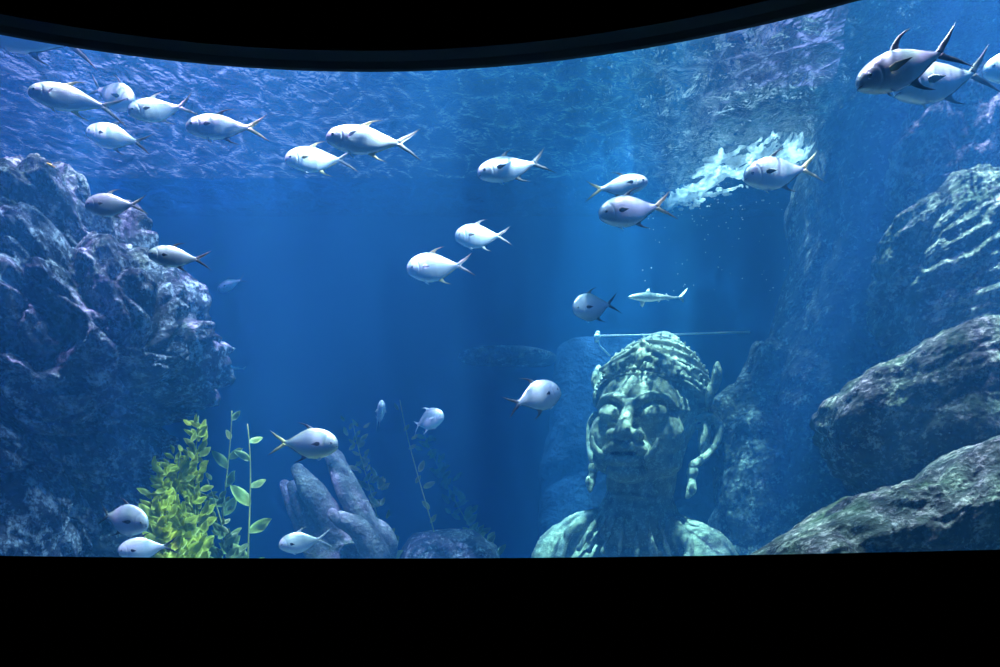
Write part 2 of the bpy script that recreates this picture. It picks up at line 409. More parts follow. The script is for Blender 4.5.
# ------------------------------------------------------------------ pompano
TT = [0, .012, .035, .07, .12, .2, .3, .42, .55, .7, .84, .93, 1]
UP = [.012, .05, .078, .108, .135, .165, .187, .198, .188, .142, .078, .042, .036]
LO = [-.03, -.052, -.068, -.088, -.112, -.143, -.168, -.18, -.172, -.128, -.064, -.034, -.034]
HW = [.004, .022, .038, .052, .064, .074, .078, .076, .066, .045, .023, .013, .009]
def mat_fish(name, back, flank, belly):
    m, nt, out = newmat(name); L = nt.links.new
    at = N(nt, 'ShaderNodeAttribute', attribute_name='h')
    tc = N(nt, 'ShaderNodeTexCoord')
    n = N(nt, 'ShaderNodeTexNoise', i_Scale=5, i_Detail=3); L(tc.outputs['Object'], n.inputs['Vector'])
    ad = N(nt, 'ShaderNodeMath', operation='MULTIPLY_ADD'); ad.inputs[1].default_value = .12; L(n.outputs[0], ad.inputs[0]); L(at.outputs['Fac'], ad.inputs[2])
    r = ramp(nt, ad.outputs[0], [(.08, belly), (.45, flank), (.8, flank), (1.0, back)])
    b = N(nt, 'ShaderNodeBsdfPrincipled'); b.inputs['Roughness'].default_value = .4; b.inputs['Metallic'].default_value = .55
    L(r.outputs[0], b.inputs['Base Color'])
    vo = N(nt, 'ShaderNodeTexVoronoi', i_Scale=70); L(tc.outputs['Object'], vo.inputs['Vector'])
    bp = N(nt, 'ShaderNodeBump', i_Strength=.12, i_Distance=.004); L(vo.outputs['Distance'], bp.inputs['Height']); L(bp.outputs[0], b.inputs['Normal'])
    L(b.outputs[0], out.inputs[0]); return m
def mat_fin(name, base, tip, lo=.25, hi=.75):
    m, nt, out = newmat(name); L = nt.links.new
    at = N(nt, 'ShaderNodeAttribute', attribute_name='h')
    r = ramp(nt, at.outputs['Fac'], [(lo, base), (hi, tip)])
    b = N(nt, 'ShaderNodeBsdfPrincipled'); b.inputs['Roughness'].default_value = .5; L(r.outputs[0], b.inputs['Base Color'])
    L(b.outputs[0], out.inputs[0]); return m
M_FISH = mat_fish('silver_fish_skin', (.5, .53, .58), (.88, .88, .92), (.8, .85, .84))
M_FISHY = mat_fish('silver_fish_skin_yellow_belly', (.55, .55, .45), (.82, .84, .84), (.85, .8, .45))
M_FIN_D = mat_fin('charcoal_fin', (.14, .14, .14), (.012, .012, .015), .03, .35)
M_FIN_A = mat_fin('amber_fin', (.85, .66, .3), (.07, .05, .035), .4, .95)
M_FIN_G = mat_fin('grey_fin', (.6, .56, .5), (.05, .04, .04), .3, .95)
M_FIN_W = mat_fin('pale_fin', (.85, .87, .9), (.6, .6, .62), .3, 1)
M_FIN_AD = mat_fin('yellow_fin_black_edge', (.9, .75, .3), (.03, .03, .03), .3, .95)
M_EYE = plain('fish_eye_silver', (.55, .58, .6), .2, .3)
M_PUP = plain('fish_pupil', (.004, .004, .006), .1)
M_MOUTH = plain('fish_mouth_dark', (.10, .08, .09), .6)

def set_h(o, vals):
    a = o.data.attributes.new('h', 'FLOAT', 'POINT'); a.data.foreach_set('value', vals)

def fish(name, label, cat, nose, tail, Y, yaw=0, deep=1.0, bend=0, roll=0, skin=None, fin=None, tailm=None, pec=None, pecang=25, finlen=.68, group='silver pompano swimming in the tank', dy=0):
    """nose and tail: pixels of the snout and of the middle of the tail fork; yaw > 0 turns the head towards the window"""
    skin = skin or M_FISH; fin = fin or M_FIN_D; tailm = tailm or fin; pec = pec or fin
    lpx = math.hypot(nose[0] - tail[0], nose[1] - tail[1]) * Y / F
    d = lpx * math.tan(math.radians(yaw)) / 2
    A = P(nose[0], nose[1], Y - d); B = P(tail[0], tail[1], Y + d)
    L = (A - B).length / .90
    xx = (A - B).normalized(); zz = Vector((0, 0, 1)); zz = (zz - xx * zz.dot(xx)).normalized()
    yy = zz.cross(xx)
    if roll:
        q = Quaternion(xx, math.radians(roll)); zz = q @ zz; yy = q @ yy
    def bd(p):   # swimming bend of the rear body
        x, y, z = p
        k = max(0, -x - .3)
        y2 = y + bend * k * k
        return (x, y2, z)
    root = empty(name, A)
    tag(root, label, cat, group)
    root.matrix_world = Matrix.Translation(A) @ Matrix((xx, yy, zz)).transposed().to_4x4() @ Matrix.Scale(L, 4)
    deep *= .92
    # body
    NT, NA = 84, 32; vs = []; hs = []; fs = []
    for i in range(NT + 1):
        t = (i / NT) ** 1.35 
        u = np.interp(t, TT, UP) * deep; l = np.interp(t, TT, LO) * deep; w_ = np.interp(t, TT, HW)
        w_ *= .85 + .15 * deep
        mid = (u + l) / 2; hf = (u - l) / 2
        for k in range(NA):
            a_ = 2 * PI * k / NA; c, s = math.cos(a_), math.sin(a_)
            wy = w_ * math.copysign(abs(c) ** 1.1, c)
            tg = t - .225 + .10 * (s + .1) ** 2
            g = math.exp(-(tg / .010) ** 2)
            wy *= 1 - .13 * g
            if t < .03 and abs(s + .35) < .2: wy *= .7
            vs.append(bd((-t * .8, wy, mid + hf * s * (1 - .0 * g)))); hs.append(s * .5 + .5)
    for i in range(NT):
        for k in range(NA):
            fs.append((i * NA + k, i * NA + (k + 1) % NA, (i + 1) * NA + (k + 1) % NA, (i + 1) * NA + k))
    fs.append(tuple(range(NA))[::-1]); fs.append(tuple(range(NT * NA, NT * NA + NA)))
    o = mk('body', vs, fs, skin, root); set_h(o, hs)
    def strip(nm, lead, trail, th, mat, side=None, hfun=None):
        S, K = 14, 5
        lead = np.array(lead, float); trail = np.array(trail, float)
        tl = np.linspace(0, 1, len(lead)); ts = np.linspace(0, 1, len(trail))
        vs, hs = [], []; rows = []
        for i in range(S + 1):
            t = i / S
            a3 = np.array([np.interp(t, tl, lead[:, c]) for c in range(lead.shape[1])])
            b3 = np.array([np.interp(t, ts, trail[:, c]) for c in range(trail.shape[1])])
            row = []
            for sgn in (1, -1):
                for k in range(K + 1):
                    m = k / K
                    if sgn == -1: m = 1 - m
                    p = a3 * (1 - m) + b3 * m
                    th_ = th * (1 - .8 * t) * math.sqrt(max(0, 1 - (2 * m - 1) ** 2)) * sgn
                    if side is None: q = (p[0], th_, p[1])
                    else: q = (p[0] + th_ * 0, p[1] + th_ * side, p[2])
                    row.append(len(vs)); vs.append(bd(q)); hs.append(t if hfun is None else hfun(t, m))
            rows.append(row)
        n_ = len(rows[0]); fs = []
        for a_, b_ in zip(rows, rows[1:]):
            for k in range(n_): fs.append((a_[k], a_[(k + 1) % n_], b_[(k + 1) % n_], b_[k]))
        fs.append(tuple(rows[0][::-1])); fs.append(tuple(rows[-1]))
        return vs, fs, hs
    def part(nm, pieces, mat, par=root):
        V, Fc, Hh = [], [], []
        for v_, f_, h_ in pieces:
            b0 = len(V); V += v_; Hh += h_; Fc += [tuple(b0 + i for i in q) for q in f_]
        o = mk(nm, V, Fc, mat, par); set_h(o, Hh); return o
    zu = lambda x: float(np.interp(-x / .8, TT, UP)) * deep - .012
    zl = lambda x: float(np.interp(-x / .8, TT, LO)) * deep + .012
    e = finlen
    du = zu(-.40)
    d1 = strip('d', [(-.36, zu(-.36)), (-.42, du + .055 * e), (-.49, du + .10 * e), (-.57, du + .125 * e), (-.64, du + .13 * e)],
               [(-.47, zu(-.47)), (-.475, du + .03 * e), (-.51, du + .075 * e), (-.575, du + .11 * e), (-.64, du + .13 * e)], .008, fin)
    d2 = strip('d', [(-.46, zu(-.46) + .022), (-.75, zu(-.75) + .018)], [(-.46, zu(-.46) - .01), (-.75, zu(-.75) - .005)], .006, fin, hfun=lambda t, m: .1)
    part('dorsal_fin', [d1, d2], fin)
    dl = zl(-.46)
    a1 = strip('a', [(-.43, zl(-.43)), (-.48, dl - .055 * e), (-.54, dl - .095 * e), (-.60, dl - .12 * e), (-.65, dl - .13 * e)],
               [(-.53, zl(-.53)), (-.53, dl - .03 * e), (-.555, dl - .07 * e), (-.605, dl - .105 * e), (-.65, dl - .13 * e)], .008, fin)
    a2 = strip('a', [(-.52, zl(-.52) - .022), (-.75, zl(-.75) - .018)], [(-.52, zl(-.52) + .01), (-.75, zl(-.75) + .005)], .006, fin, hfun=lambda t, m: .1)
    part('anal_fin', [a1, a2], fin)
    tu = strip('t', [(-.76, .024), (-.84, .07), (-.93, .115), (-1.05, .185)], [(-.83, -.004), (-.865, .03), (-.93, .072), (-1.05, .185)], .012, tailm)
    tl_ = strip('t', [(-.76, -.024), (-.84, -.07), (-.93, -.115), (-1.05, -.185)], [(-.83, .004), (-.865, -.03), (-.93, -.072), (-1.05, -.185)], .012, tailm)
    part('tail_fin', [tu, tl_], tailm)
    ta = math.tan(math.radians(pecang))
    for s in (1, -1):
        y0 = .078 * (.85 + .15 * deep)
        pf = strip('p', [(-.235, s * (y0 - .006), .012), (-.27, s * (y0 + .03 * ta + .004), .014), (-.34, s * (y0 + .10 * ta), -.028)],
                   [(-.235, s * (y0 - .006), -.022), (-.265, s * (y0 + .03 * ta), -.045), (-.34, s * (y0 + .10 * ta), -.032)], .005, pec, side=s, hfun=lambda t, m: .3 + t * .7)
        part('pectoral_fin', [pf], pec)
        zz_ = zl(-.24)
        vf = strip('v', [(-.22, s * .012, zz_ + .008), (-.26, s * .022, zz_ - .03), (-.30, s * .028, zz_ - .045)],
                   [(-.255, s * .012, zz_ + .004), (-.275, s * .02, zz_ - .02), (-.30, s * .028, zz_ - .045)], .004, M_FIN_W, side=s, hfun=lambda t, m: .4)
        part('pelvic_fin', [vf], M_FIN_W)
        bm = bmesh.new(); bmesh.ops.create_uvsphere(bm, u_segments=18, v_segments=12, radius=1)
        bmesh.ops.transform(bm, matrix=Matrix.Translation((-.082, s * .0505, .012)) @ Matrix.Diagonal((.025, .012, .025, 1)), verts=bm.verts)
        ey = from_bm('eye', bm, M_EYE, root)
        bm = bmesh.new(); bmesh.ops.create_uvsphere(bm, u_segments=14, v_segments=10, radius=1)
        bmesh.ops.transform(bm, matrix=Matrix.Translation((-.080, s * .0565, .012)) @ Matrix.Diagonal((.0135, .009, .0135, 1)), verts=bm.verts)
        from_bm('pupil', bm, M_PUP, ey)
    bm = bmesh.new()
    mp = []
    for k in range(-8, 9):
        a_ = k / 8 * .9
        mp.append((.004 - .05 * (1 - math.cos(a_)) * .9 - .006, .033 * math.sin(a_) / .95, -.022 - .012 * (1 - math.cos(a_))))
    tube_bm(bm, mp, .003, 8)
    from_bm('mouth', bm, M_MOUTH, root)
    return root

FX = [
 # near school at upper left
 dict(label='long silver pompano farthest left under the soffit, head slightly raised', nose=(28, 92), tail=(112, 106), Y=3.5, yaw=12, deep=0.95, fin=M_FIN_AD, tailm=M_FIN_G, pec=M_FIN_W, pecang=50, bend=-.15),
 dict(label='teal hazy pompano facing right, half hidden behind the tail of the far left pompano', nose=(134, 104), tail=(94, 88), Y=4.9, yaw=20, deep=1.2, fin=M_FIN_D),
 dict(label='dim bluish pompano just below the far left pompano, tail in shadow', nose=(86, 132), tail=(143, 143), Y=4.6, yaw=5, deep=1.22, fin=M_FIN_D),
 dict(label='plump silver pompano second from the left at the top, nose at the long one\'s tail', nose=(128, 112), tail=(187, 109), Y=4.0, yaw=18, deep=1.1, fin=M_FIN_G, bend=.2),
 dict(label='silver pompano with pale orange tail, trailing the upper left group', nose=(186, 127), tail=(257, 128), Y=3.8, yaw=10, deep=0.98, fin=M_FIN_D, tailm=M_FIN_A),
 dict(label='silver pompano with a bright vertical stripe of light, in front of the left rock top', nose=(85, 206), tail=(139, 205), Y=3.3, yaw=10, deep=1.22, fin=M_FIN_G),
 dict(label='dark-backed greenish pompano above the shoulder of the left rock', nose=(148, 255), tail=(203, 260), Y=3.4, yaw=15, deep=1.12, fin=M_FIN_D),
 dict(label='silver pompano with yellow anal fin, overlapped by the longer one ahead of it', nose=(285, 160), tail=(347, 160), Y=4.3, yaw=15, deep=1.1, fin=M_FIN_A, tailm=M_FIN_G),
 dict(label='long silver pompano with raised dorsal fin, right of the pair at top centre left', nose=(326, 138), tail=(408, 144), Y=3.7, yaw=10, deep=0.95, fin=M_FIN_A, tailm=M_FIN_G, pec=M_FIN_W, pecang=50),
 dict(label='silver pompano with black-edged tail alone at top centre', nose=(478, 175), tail=(541, 162), Y=4.2, yaw=20, deep=0.92, fin=M_FIN_D, roll=8),
 dict(label='small round pompano above and right of its partner at centre', nose=(455, 237), tail=(504, 236), Y=4.9, yaw=10, deep=1.3, fin=M_FIN_G, tailm=M_FIN_G),
 dict(label='round bluish pompano below and left of its partner at centre', nose=(407, 270), tail=(465, 265), Y=4.5, yaw=10, deep=1.3, fin=M_FIN_A, tailm=M_FIN_G, pec=M_FIN_W),
 dict(label='silver pompano facing right just left of the trail of bubbles', nose=(648, 182), tail=(594, 190), Y=4.9, yaw=15, deep=1.0, fin=M_FIN_D, tailm=M_FIN_A),
 dict(label='silver pompano facing left right below the right-facing one by the bubbles', nose=(599, 216), tail=(664, 206), Y=4.4, yaw=15, deep=1.08, fin=M_FIN_D, tailm=M_FIN_A),
 dict(label='silver pompano passing in front of the white foam', nose=(744, 178), tail=(811, 168), Y=4.3, yaw=15, deep=1.05, fin=M_FIN_D, tailm=M_FIN_A),
 dict(label='small translucent-looking pompano above the statue crown, beside the small shark', nose=(573, 310), tail=(613, 304), Y=5.8, yaw=30, deep=1.35, fin=M_FIN_D),
 dict(label='pompano turning right and away near the statue, dark forked tail hanging down', nose=(560, 390), tail=(513, 405), Y=4.8, yaw=-22, deep=1.42, fin=M_FIN_D, tailm=M_FIN_D, roll=-5, finlen=.95),
 dict(label='pompano facing right with yellow-rimmed belly above the stone hand', nose=(338, 445), tail=(278, 443), Y=4.2, yaw=10, deep=1.25, fin=M_FIN_D, tailm=M_FIN_AD, skin=M_FISHY),
 dict(label='pale greenish pompano facing left in front of the stone hand', nose=(279, 546), tail=(324, 539), Y=5.0, yaw=5, deep=1.25, fin=M_FIN_G, tailm=M_FIN_W, pec=M_FIN_D),
 dict(label='pompano facing right low in front of the left rock, tail foreshortened', nose=(148, 525), tail=(98, 514), Y=3.8, yaw=14, deep=1.35, fin=M_FIN_D, bend=.3),
 dict(label='lowest pompano, cut by the sill under the one by the left rock', nose=(118, 552), tail=(171, 546), Y=4.5, yaw=12, deep=1.25, fin=M_FIN_D, roll=0),
 dict(label='largest silver pompano at upper right with long black tail, nose pointing down left', nose=(857, 86), tail=(950, 50), Y=3.1, yaw=10, deep=.84, fin=M_FIN_D, pec=M_FIN_A, pecang=45, finlen=.95),
 dict(label='silver pompano with bright face partly behind the largest upper right one', nose=(895, 92), tail=(982, 72), Y=3.9, yaw=20, deep=.8, fin=M_FIN_D),
 dict(label='pompano cut by the right edge of the photo, only its head showing', nose=(983, 72), tail=(1066, 62), Y=4.6, yaw=0, deep=1.05, fin=M_FIN_D),
 dict(label='pale pompano at the top left corner, mostly hidden by the black soffit', nose=(-22, 28), tail=(84, 46), Y=4.1, yaw=0, deep=.9, fin=M_FIN_D),
 dict(label='small pompano seen head-on at centre, above the kelp', nose=(383, 405), tail=(377, 421), Y=6.6, yaw=66, deep=1.2, fin=M_FIN_W),
 dict(label='small striped pompano turning right beside the head-on one', nose=(444, 416), tail=(411, 424), Y=6.2, yaw=28, deep=1.4, fin=M_FIN_W, bend=.6),
 dict(label='ghostly faint pompano far back right of the left rock', nose=(218, 290), tail=(243, 279), Y=9.9, yaw=0, deep=1.1, fin=M_FIN_D),
]
for k in FX:
    k.setdefault('cat', 'fish'); fish('pompano', **k)

# small orange fish
def little_fish():
    root = fish('orange_fish', 'tiny orange fish above the crest of the left rock', 'fish', (46, 163), (55, 167), 3.9, 10, .75, fin=ORG, skin=ORG2, group=None)
    return root
ORG = plain('orange_fin', (.9, .35, .05), .5)
ORG2 = plain('orange_skin', (1, .42, .06), .5)
r_ = little_fish()

# ------------------------------------------------------------------ reef sharks
M_SHARK = mat_fish('shark_skin', (.42, .44, .44), (.7, .74, .72), (.9, .9, .88))
M_SHFIN = mat_fin('shark_fin', (.62, .65, .63), (.25, .25, .25), .7, 1)
def shark(label, nose, tail, Y, yaw=0):
    lpx = math.hypot(nose[0] - tail[0], nose[1] - tail[1]) * Y / F
    d = lpx * math.tan(math.radians(yaw)) / 2
    A = P(*nose, Y - d); B = P(*tail, Y + d); L = (A - B).length
    xx = (A - B).normalized(); zz = Vector((0, 0, 1)); zz = (zz - xx * zz.dot(xx)).normalized(); yy = zz.cross(xx)
    root = empty('reef_shark', A); tag(root, label, 'shark')
    root.matrix_world = Matrix.Translation(A) @ Matrix((xx, yy, zz)).transposed().to_4x4() @ Matrix.Scale(L, 4)
    T = [0, .03, .1, .2, .32, .45, .6, .75, .88, 1]
    U = [.0, .022, .045, .068, .083, .08, .062, .04, .024, .03]
    Lw = [-.008, -.02, -.035, -.055, -.07, -.066, -.045, -.026, -.016, .0]
    W = [.01, .03, .045, .058, .066, .062, .045, .026, .014, .006]
    NT, NA = 50, 20; vs, hs, fs = [], [], []
    for i in range(NT + 1):
        t = i / NT; u, l, w_ = (np.interp(t, T, q) for q in (U, Lw, W))
        for k in range(NA):
            a_ = 2 * PI * k / NA
            vs.append((-t, w_ * math.cos(a_), (u + l) / 2 + (u - l) / 2 * math.sin(a_))); hs.append(math.sin(a_) * .5 + .5)
    for i in range(NT):
        for k in range(NA): fs.append((i * NA + k, i * NA + (k + 1) % NA, (i + 1) * NA + (k + 1) % NA, (i + 1) * NA + k))
    fs.append(tuple(range(NA))[::-1]); fs.append(tuple(range(NT * NA, NT * NA + NA)))
    o = mk('body', vs, fs, M_SHARK, root); set_h(o, hs)
    def fin(nm, pts, nrm, th=.006):
        c = sum((Vector(p) for p in pts), Vector()) / len(pts); nrm = Vector(nrm) * th
        n_ = len(pts); v_ = [Vector(p) for p in pts] + [c + nrm, c - nrm]
        f_ = [(i, (i + 1) % n_, n_) for i in range(n_)] + [((i + 1) % n_, i, n_ + 1) for i in range(n_)]
        o = mk(nm, v_, f_, M_SHFIN, root); set_h(o, [min(1, max(0, (abs(p[2]) - .04) / .12)) for p in v_])
    fin('dorsal_fin', [(-.32, 0, .075), (-.36, 0, .12), (-.42, 0, .165), (-.425, 0, .12), (-.45, 0, .07)], (0, 1, 0), .012)
    fin('second_dorsal_fin', [(-.70, 0, .045), (-.74, 0, .075), (-.755, 0, .06), (-.79, 0, .03)], (0, 1, 0))
    fin('anal_fin', [(-.72, 0, -.03), (-.77, 0, -.06), (-.8, 0, -.02)], (0, 1, 0))
    fin('tail_fin', [(-.95, 0, .0), (-1.0, 0, .05), (-1.1, 0, .13), (-1.18, 0, .19), (-1.13, 0, .11), (-1.06, 0, .02), (-1.07, 0, -.04), (-1.06, 0, -.08), (-1.0, 0, -.03)], (0, 1, 0))
    for s in (1, -1):
        fin('pectoral_fin', [(-.24, s * .05, -.04), (-.30, s * .15, -.07), (-.37, s * .2, -.09), (-.36, s * .12, -.06), (-.35, s * .05, -.045)], (0, 0, 1), .008)
        fin('pelvic_fin', [(-.56, s * .03, -.035), (-.62, s * .07, -.055), (-.63, s * .03, -.035)], (0, 0, 1), .005)
        bm = bmesh.new(); bmesh.ops.create_icosphere(bm, subdivisions=2, radius=.007)
        bmesh.ops.translate(bm, vec=(-.07, s * .035, .008), verts=bm.verts); from_bm('eye', bm, M_PUP, root)
    return root
shark('small pale reef shark above the statue crown, heading left', (628, 297), (680, 298), 7.6, 15)
shark('faint far shark just right of the left rock edge, barely visible in blue', (224, 367), (243, 369), 9.2, 10)

# ------------------------------------------------------------------ giant stone hand
def hand():
    Y = 6.6
    S = Y / F
    root = empty('stone_hand', P(345, 590, Y)); tag(root, 'giant stone hand with five fingers rising from the tank bottom', 'statue')
    o0 = root.location.copy()
    def q(x, y, d=0): return P(x, y, Y) + Vector((0, d, 0)) - o0
    L = Lump()
    pal = [((352, 575), .05, 42), ((345, 620), .05, 48), ((366, 545), .1, 30), ((338, 552), .1, 34)]
    for (x, y), d, r in pal: L.ell(q(x, y, d), (r * S, r * S * .62, r * S))
    L.cap([q(334, 458, .02), q(348, 488, -.05), q(364, 520, -.02), q(376, 560, .05)], [9.5 * S, 12.5 * S, 13.5 * S, 17 * S])
    L.cap([q(298, 470, .0), q(312, 490, -.04), q(330, 518, .02), q(345, 560, .06)], [7 * S, 13 * S, 15 * S, 18 * S])
    L.cap([q(286, 482, .22), q(296, 500, .15), q(316, 530, .14), q(335, 570, .1)], [6 * S, 10 * S, 15 * S, 18 * S])
    L.cap([q(274, 479, .36), q(284, 500, .3), q(302, 530, .26), q(325, 575, .18)], [6.5 * S, 9 * S, 13 * S, 17 * S])
    L.cap([q(348, 523, -.3), q(364, 530, -.28), q(378, 550, -.2), q(382, 590, -.05)], [8.5 * S, 11 * S, 14 * S, 18 * S])
    def fn(co, n): return co + n * (.006 * noise.fractal(co * 9, .8, 2, 4) + .004 * noise.fractal(co * 30, .8, 2, 2))
    L.fuse('hand_body', .012, M_STONE_D, root, 5, fn)
    for (x, y), d, rx, rz, rot in [((344, 521), -.385, 5.5, 8, -.5), ((333, 461), -.075, 4.5, 6.5, .3)]:
        bm = bmesh.new(); bmesh.ops.create_uvsphere(bm, u_segments=20, v_segments=14, radius=1)
        bmesh.ops.transform(bm, matrix=Matrix.Translation(q(x, y, d)) @ Matrix.Rotation(rot, 4, 'Y') @ Matrix.Diagonal((rx * S, 2.5 * S, rz * S, 1)), verts=bm.verts)
        from_bm('fingernail', bm, M_STONE_D, root)
hand()

# ------------------------------------------------------------------ the statue
def statue():
    Y = 8.0
    c = P(645, 428, Y)
    root = empty('stone_statue', (c.x, c.y, c.z))
    tag(root, 'giant stone guardian bust with tusks, ornate crown and half-closed eyes on the tank bottom', 'statue')
    root.rotation_euler = (math.radians(3), math.radians(8), math.radians(-28))
    L = Lump()
    V = Vector
    L.ell((0, .02, .18), (.60, .66, .66)); L.ell((0, -.10, -.22), (.54, .54, .50)); L.ell((0, -.51, -.60), (.24, .2, .13))
    for s in (1, -1):
        L.ell((s * .30, -.35, -.14), (.27, .23, .28))          # cheek
        L.ell((s * .34, -.18, -.40), (.2, .3, .2))             # jaw
        L.cap([(s * .05, -.655, .17), (s * .20, -.63, .25), (s * .36, -.545, .25), (s * .47, -.42, .16)], [.04, .05, .045, .03])  # brow
        L.ell((s * .245, -.55, .065), (.165, .12, .115))     # eye under a heavy lid
        L.cap([(s * .11, -.60, .03), (s * .22, -.655, .035), (s * .36, -.56, .04)], [.02, .026, .018])   # lid edge
        L.cap([(s * .11, -.585, -.03), (s * .23, -.62, -.05), (s * .36, -.53, -.01)], [.018, .024, .016])
        L.ell((s * .13, -.71, -.20), (.095, .09, .07))     # nostril wing
        L.cap([(s * .09, -.70, -.27), (s * .2, -.63, -.31), (s * .29, -.55, -.40)], [.05, .055, .035])    # cheek fold over the tusk
        L.cap([(0, -.735, -.345), (s * .09, -.745, -.325), (s * .21, -.67, -.36), (s * .31, -.56, -.41)], [.055, .062, .055, .03])
        L.cap([(0, -.715, -.485), (s * .10, -.70, -.485), (s * .20, -.63, -.47), (s * .29, -.545, -.44)], [.062, .06, .05, .025])
    L.cap([(0, -.64, .16), (0, -.70, .05), (0, -.78, -.09), (0, -.80, -.17)], [.06, .07, .09, .10])
    L.ell((0, -.82, -.19), (.10, .08, .075))
    L.cap([(0, .08, -.45), (0, .12, -.8), (0, .15, -1.15)], [.44, .42, .52])
    for z in (-.72, -.86): 
        L.cap([( .40 * math.sin(a_ / 8 * PI), .11 - .42 * math.cos(a_ / 8 * PI), z) for a_ in range(-6, 7)], [.025] * 13, 8)
    def fn(co, n):
        k = .010 * noise.fractal(co * 4, .8, 2, 4) + .004 * noise.fractal(co * 22, .8, 2, 3)
        return co + n * k
    L.fuse('head', .017, M_STONE, root, 3, fn)
    # shoulders: worn, draped
    L = Lump()
    L.ell((0, .2, -1.98), (1.12, .55, .78)); L.ell((0, .18, -2.7), (1.0, .5, .95))
    for s in (1, -1):
        L.cap([(s * .35, .15, -1.25), (s * .8, .18, -1.42), (s * 1.10, .2, -1.75), (s * 1.15, .2, -2.5)], [.28, .32, .34, .3])
        L.cap([(s * .50, -.10, -1.10), (s * .75, -.24, -1.32), (s * .80, -.36, -1.7)], [.05, .06, .05])
    for k in range(9):
        a_ = (k - 4) / 4 * 1.0
        L.cap([(.55 * math.sin(a_), .14 - .50 * math.cos(a_), -1.12), (.85 * math.sin(a_), .14 - .58 * math.cos(a_), -1.55)], [.02, .03])
    def fn2(co, n): return co + n * (.03 * noise.fractal(co * 3, .8, 2, 5) + .012 * noise.ridged_multi_fractal(co * 6, 1, 2, 3, 1, 2))
    L.fuse('shoulders', .028, M_STONE, root, 3, fn2)
    # ears
    for s in (1, -1):
        L = Lump()
        L.cap([(s * .60, .04, .12), (s * .72, .16, .20), (s * .84, .30, .10), (s * .82, .28, -.14), (s * .72, .14, -.32), (s * .63, .04, -.42)], [.045, .05, .05, .045, .05, .06])
        L.cap([(s * .62, .10, .04), (s * .72, .20, .04), (s * .70, .16, -.18)], [.035, .035, .03])
        L.ell((s * .68, .20, -.05), (.07, .14, .24))
        L.fuse('ear', .013, M_STONE, root, 3)
        L = Lump()       # hanging ear ornament
        L.ell((s * .63, .05, -.50), (.07, .07, .09)); L.cap([(s * .63, .05, -.58), (s * .65, .04, -.72), (s * .62, .0, -.80)], [.05, .065, .03])
        L.ell((s * .66, -.03, -.68), (.03, .03, .06))
        L.fuse('ear_pendant', .013, M_STONE, root, 2)
        L = Lump()       # upswept tusk
        L.cap([(s * .25, -.62, -.44), (s * .31, -.69, -.41), (s * .37, -.73, -.34), (s * .39, -.73, -.24)], [.045, .045, .038, .02])
        L.fuse('tusk', .01, M_STONE, root, 2)
        L = Lump()       # side leaf of the crown
        L.ell((s * .70, .10, .40), (.05, .13, .15)); L.ell((s * .74, .14, .62), (.05, .14, .19)); L.ell((s * .78, .12, .62), (.03, .08, .12))
        L.fuse('crown_side_leaf', .013, M_STONE, root, 2)
    # crown
    tilt = Matrix.Rotation(math.radians(-14), 4, 'X')
    bm = bmesh.new()
    prof = [(.30, .36), (.655, .36), (.685, .375), (.69, .40), (.66, .42), (.66, .435), (.68, .445), (.68, .47), (.655, .48), (.65, .60), (.665, .61), (.665, .635), (.635, .65), (.60, .67), (.59, .72), (.61, .735), (.61, .76), (.56, .78), (.50, .84), (.47, .85), (.47, .89), (.49, .90), (.48, .93), (.42, .95), (.36, 1.01), (.33, 1.02), (.34, 1.05), (.33, 1.07), (.27, 1.10), (.21, 1.15), (.2, 1.17), (.2, 1.2), (.15, 1.23), (.10, 1.27), (.04, 1.30), (.01, 1.31)]
    lathe_bm(bm, prof, 72, 1, 1.06, Matrix.Translation((0, .06, -.03)) @ tilt)
    cr = from_bm('crown', bm, M_STONE, root)
    for v in cr.data.vertices:
        a_ = math.atan2(v.co.y, v.co.x); rr = math.hypot(v.co.x, v.co.y)
        k = 1 + .012 * math.sin(a_ * 36) + .03 * noise.fractal(v.co * 7, .8, 2, 3)
        v.co.x *= k; v.co.y *= k
    # beads and scroll relief around the band
    L = Lump(); T = Matrix.Translation((0, .06, -.03)) @ tilt
    for k in range(46):
        a_ = 2 * PI * k / 46
        L.ell(T @ V((.685 * math.cos(a_), .72 * math.sin(a_), .455)), (.03, .03, .03), sub=2)
    for k in range(22):
        a_ = 2 * PI * (k + .5) / 22; p = T @ V((.665 * math.cos(a_), .70 * math.sin(a_), .545)); 
        M3 = Matrix.Rotation(a_, 3, 'Z') @ Matrix.Rotation(.5 * (1 if k % 2 else -1), 3, 'X')
        L.ell(p, (.035, .03, .062), M3, 2)
        L.ell(p + M3 @ V((.01, .07, .0)), (.03, .03, .03), sub=2)
    for rr, z, n_ in ((.60, .80, 30), (.46, .97, 24), (.32, 1.11, 18)):
        for k in range(n_):
            a_ = 2 * PI * k / n_; L.ell(T @ V((rr * math.cos(a_), rr * 1.05 * math.sin(a_), z - .03)), (.022, .022, .035), sub=2)
    L.fuse('crown_beading', .014, M_STONE, root, 1)
    # peaked front plate with raised rim
    L = Lump()
    def fp(x, z, d=0): return T @ V((x, -.70 + .35 * x * x - d, z))
    for s in (1, -1):
        L.cap([fp(s * .5, .50), fp(s * .34, .56, .02), fp(s * .16, .64, .03), fp(0, .77, .04)], [.028, .028, .026, .022])
        L.cap([fp(s * .46, .46), fp(s * .3, .53, .02), fp(s * .14, .57, .03), fp(0, .66, .04)], [.018] * 4)
        for x, z in ((.09, .6), (.2, .53), (.3, .5), (.06, .7)): L.ell(fp(s * x, z, .02), (.045, .035, .035), sub=2)
    L.ell(fp(0, .56, .03), (.05, .05, .08), sub=3)
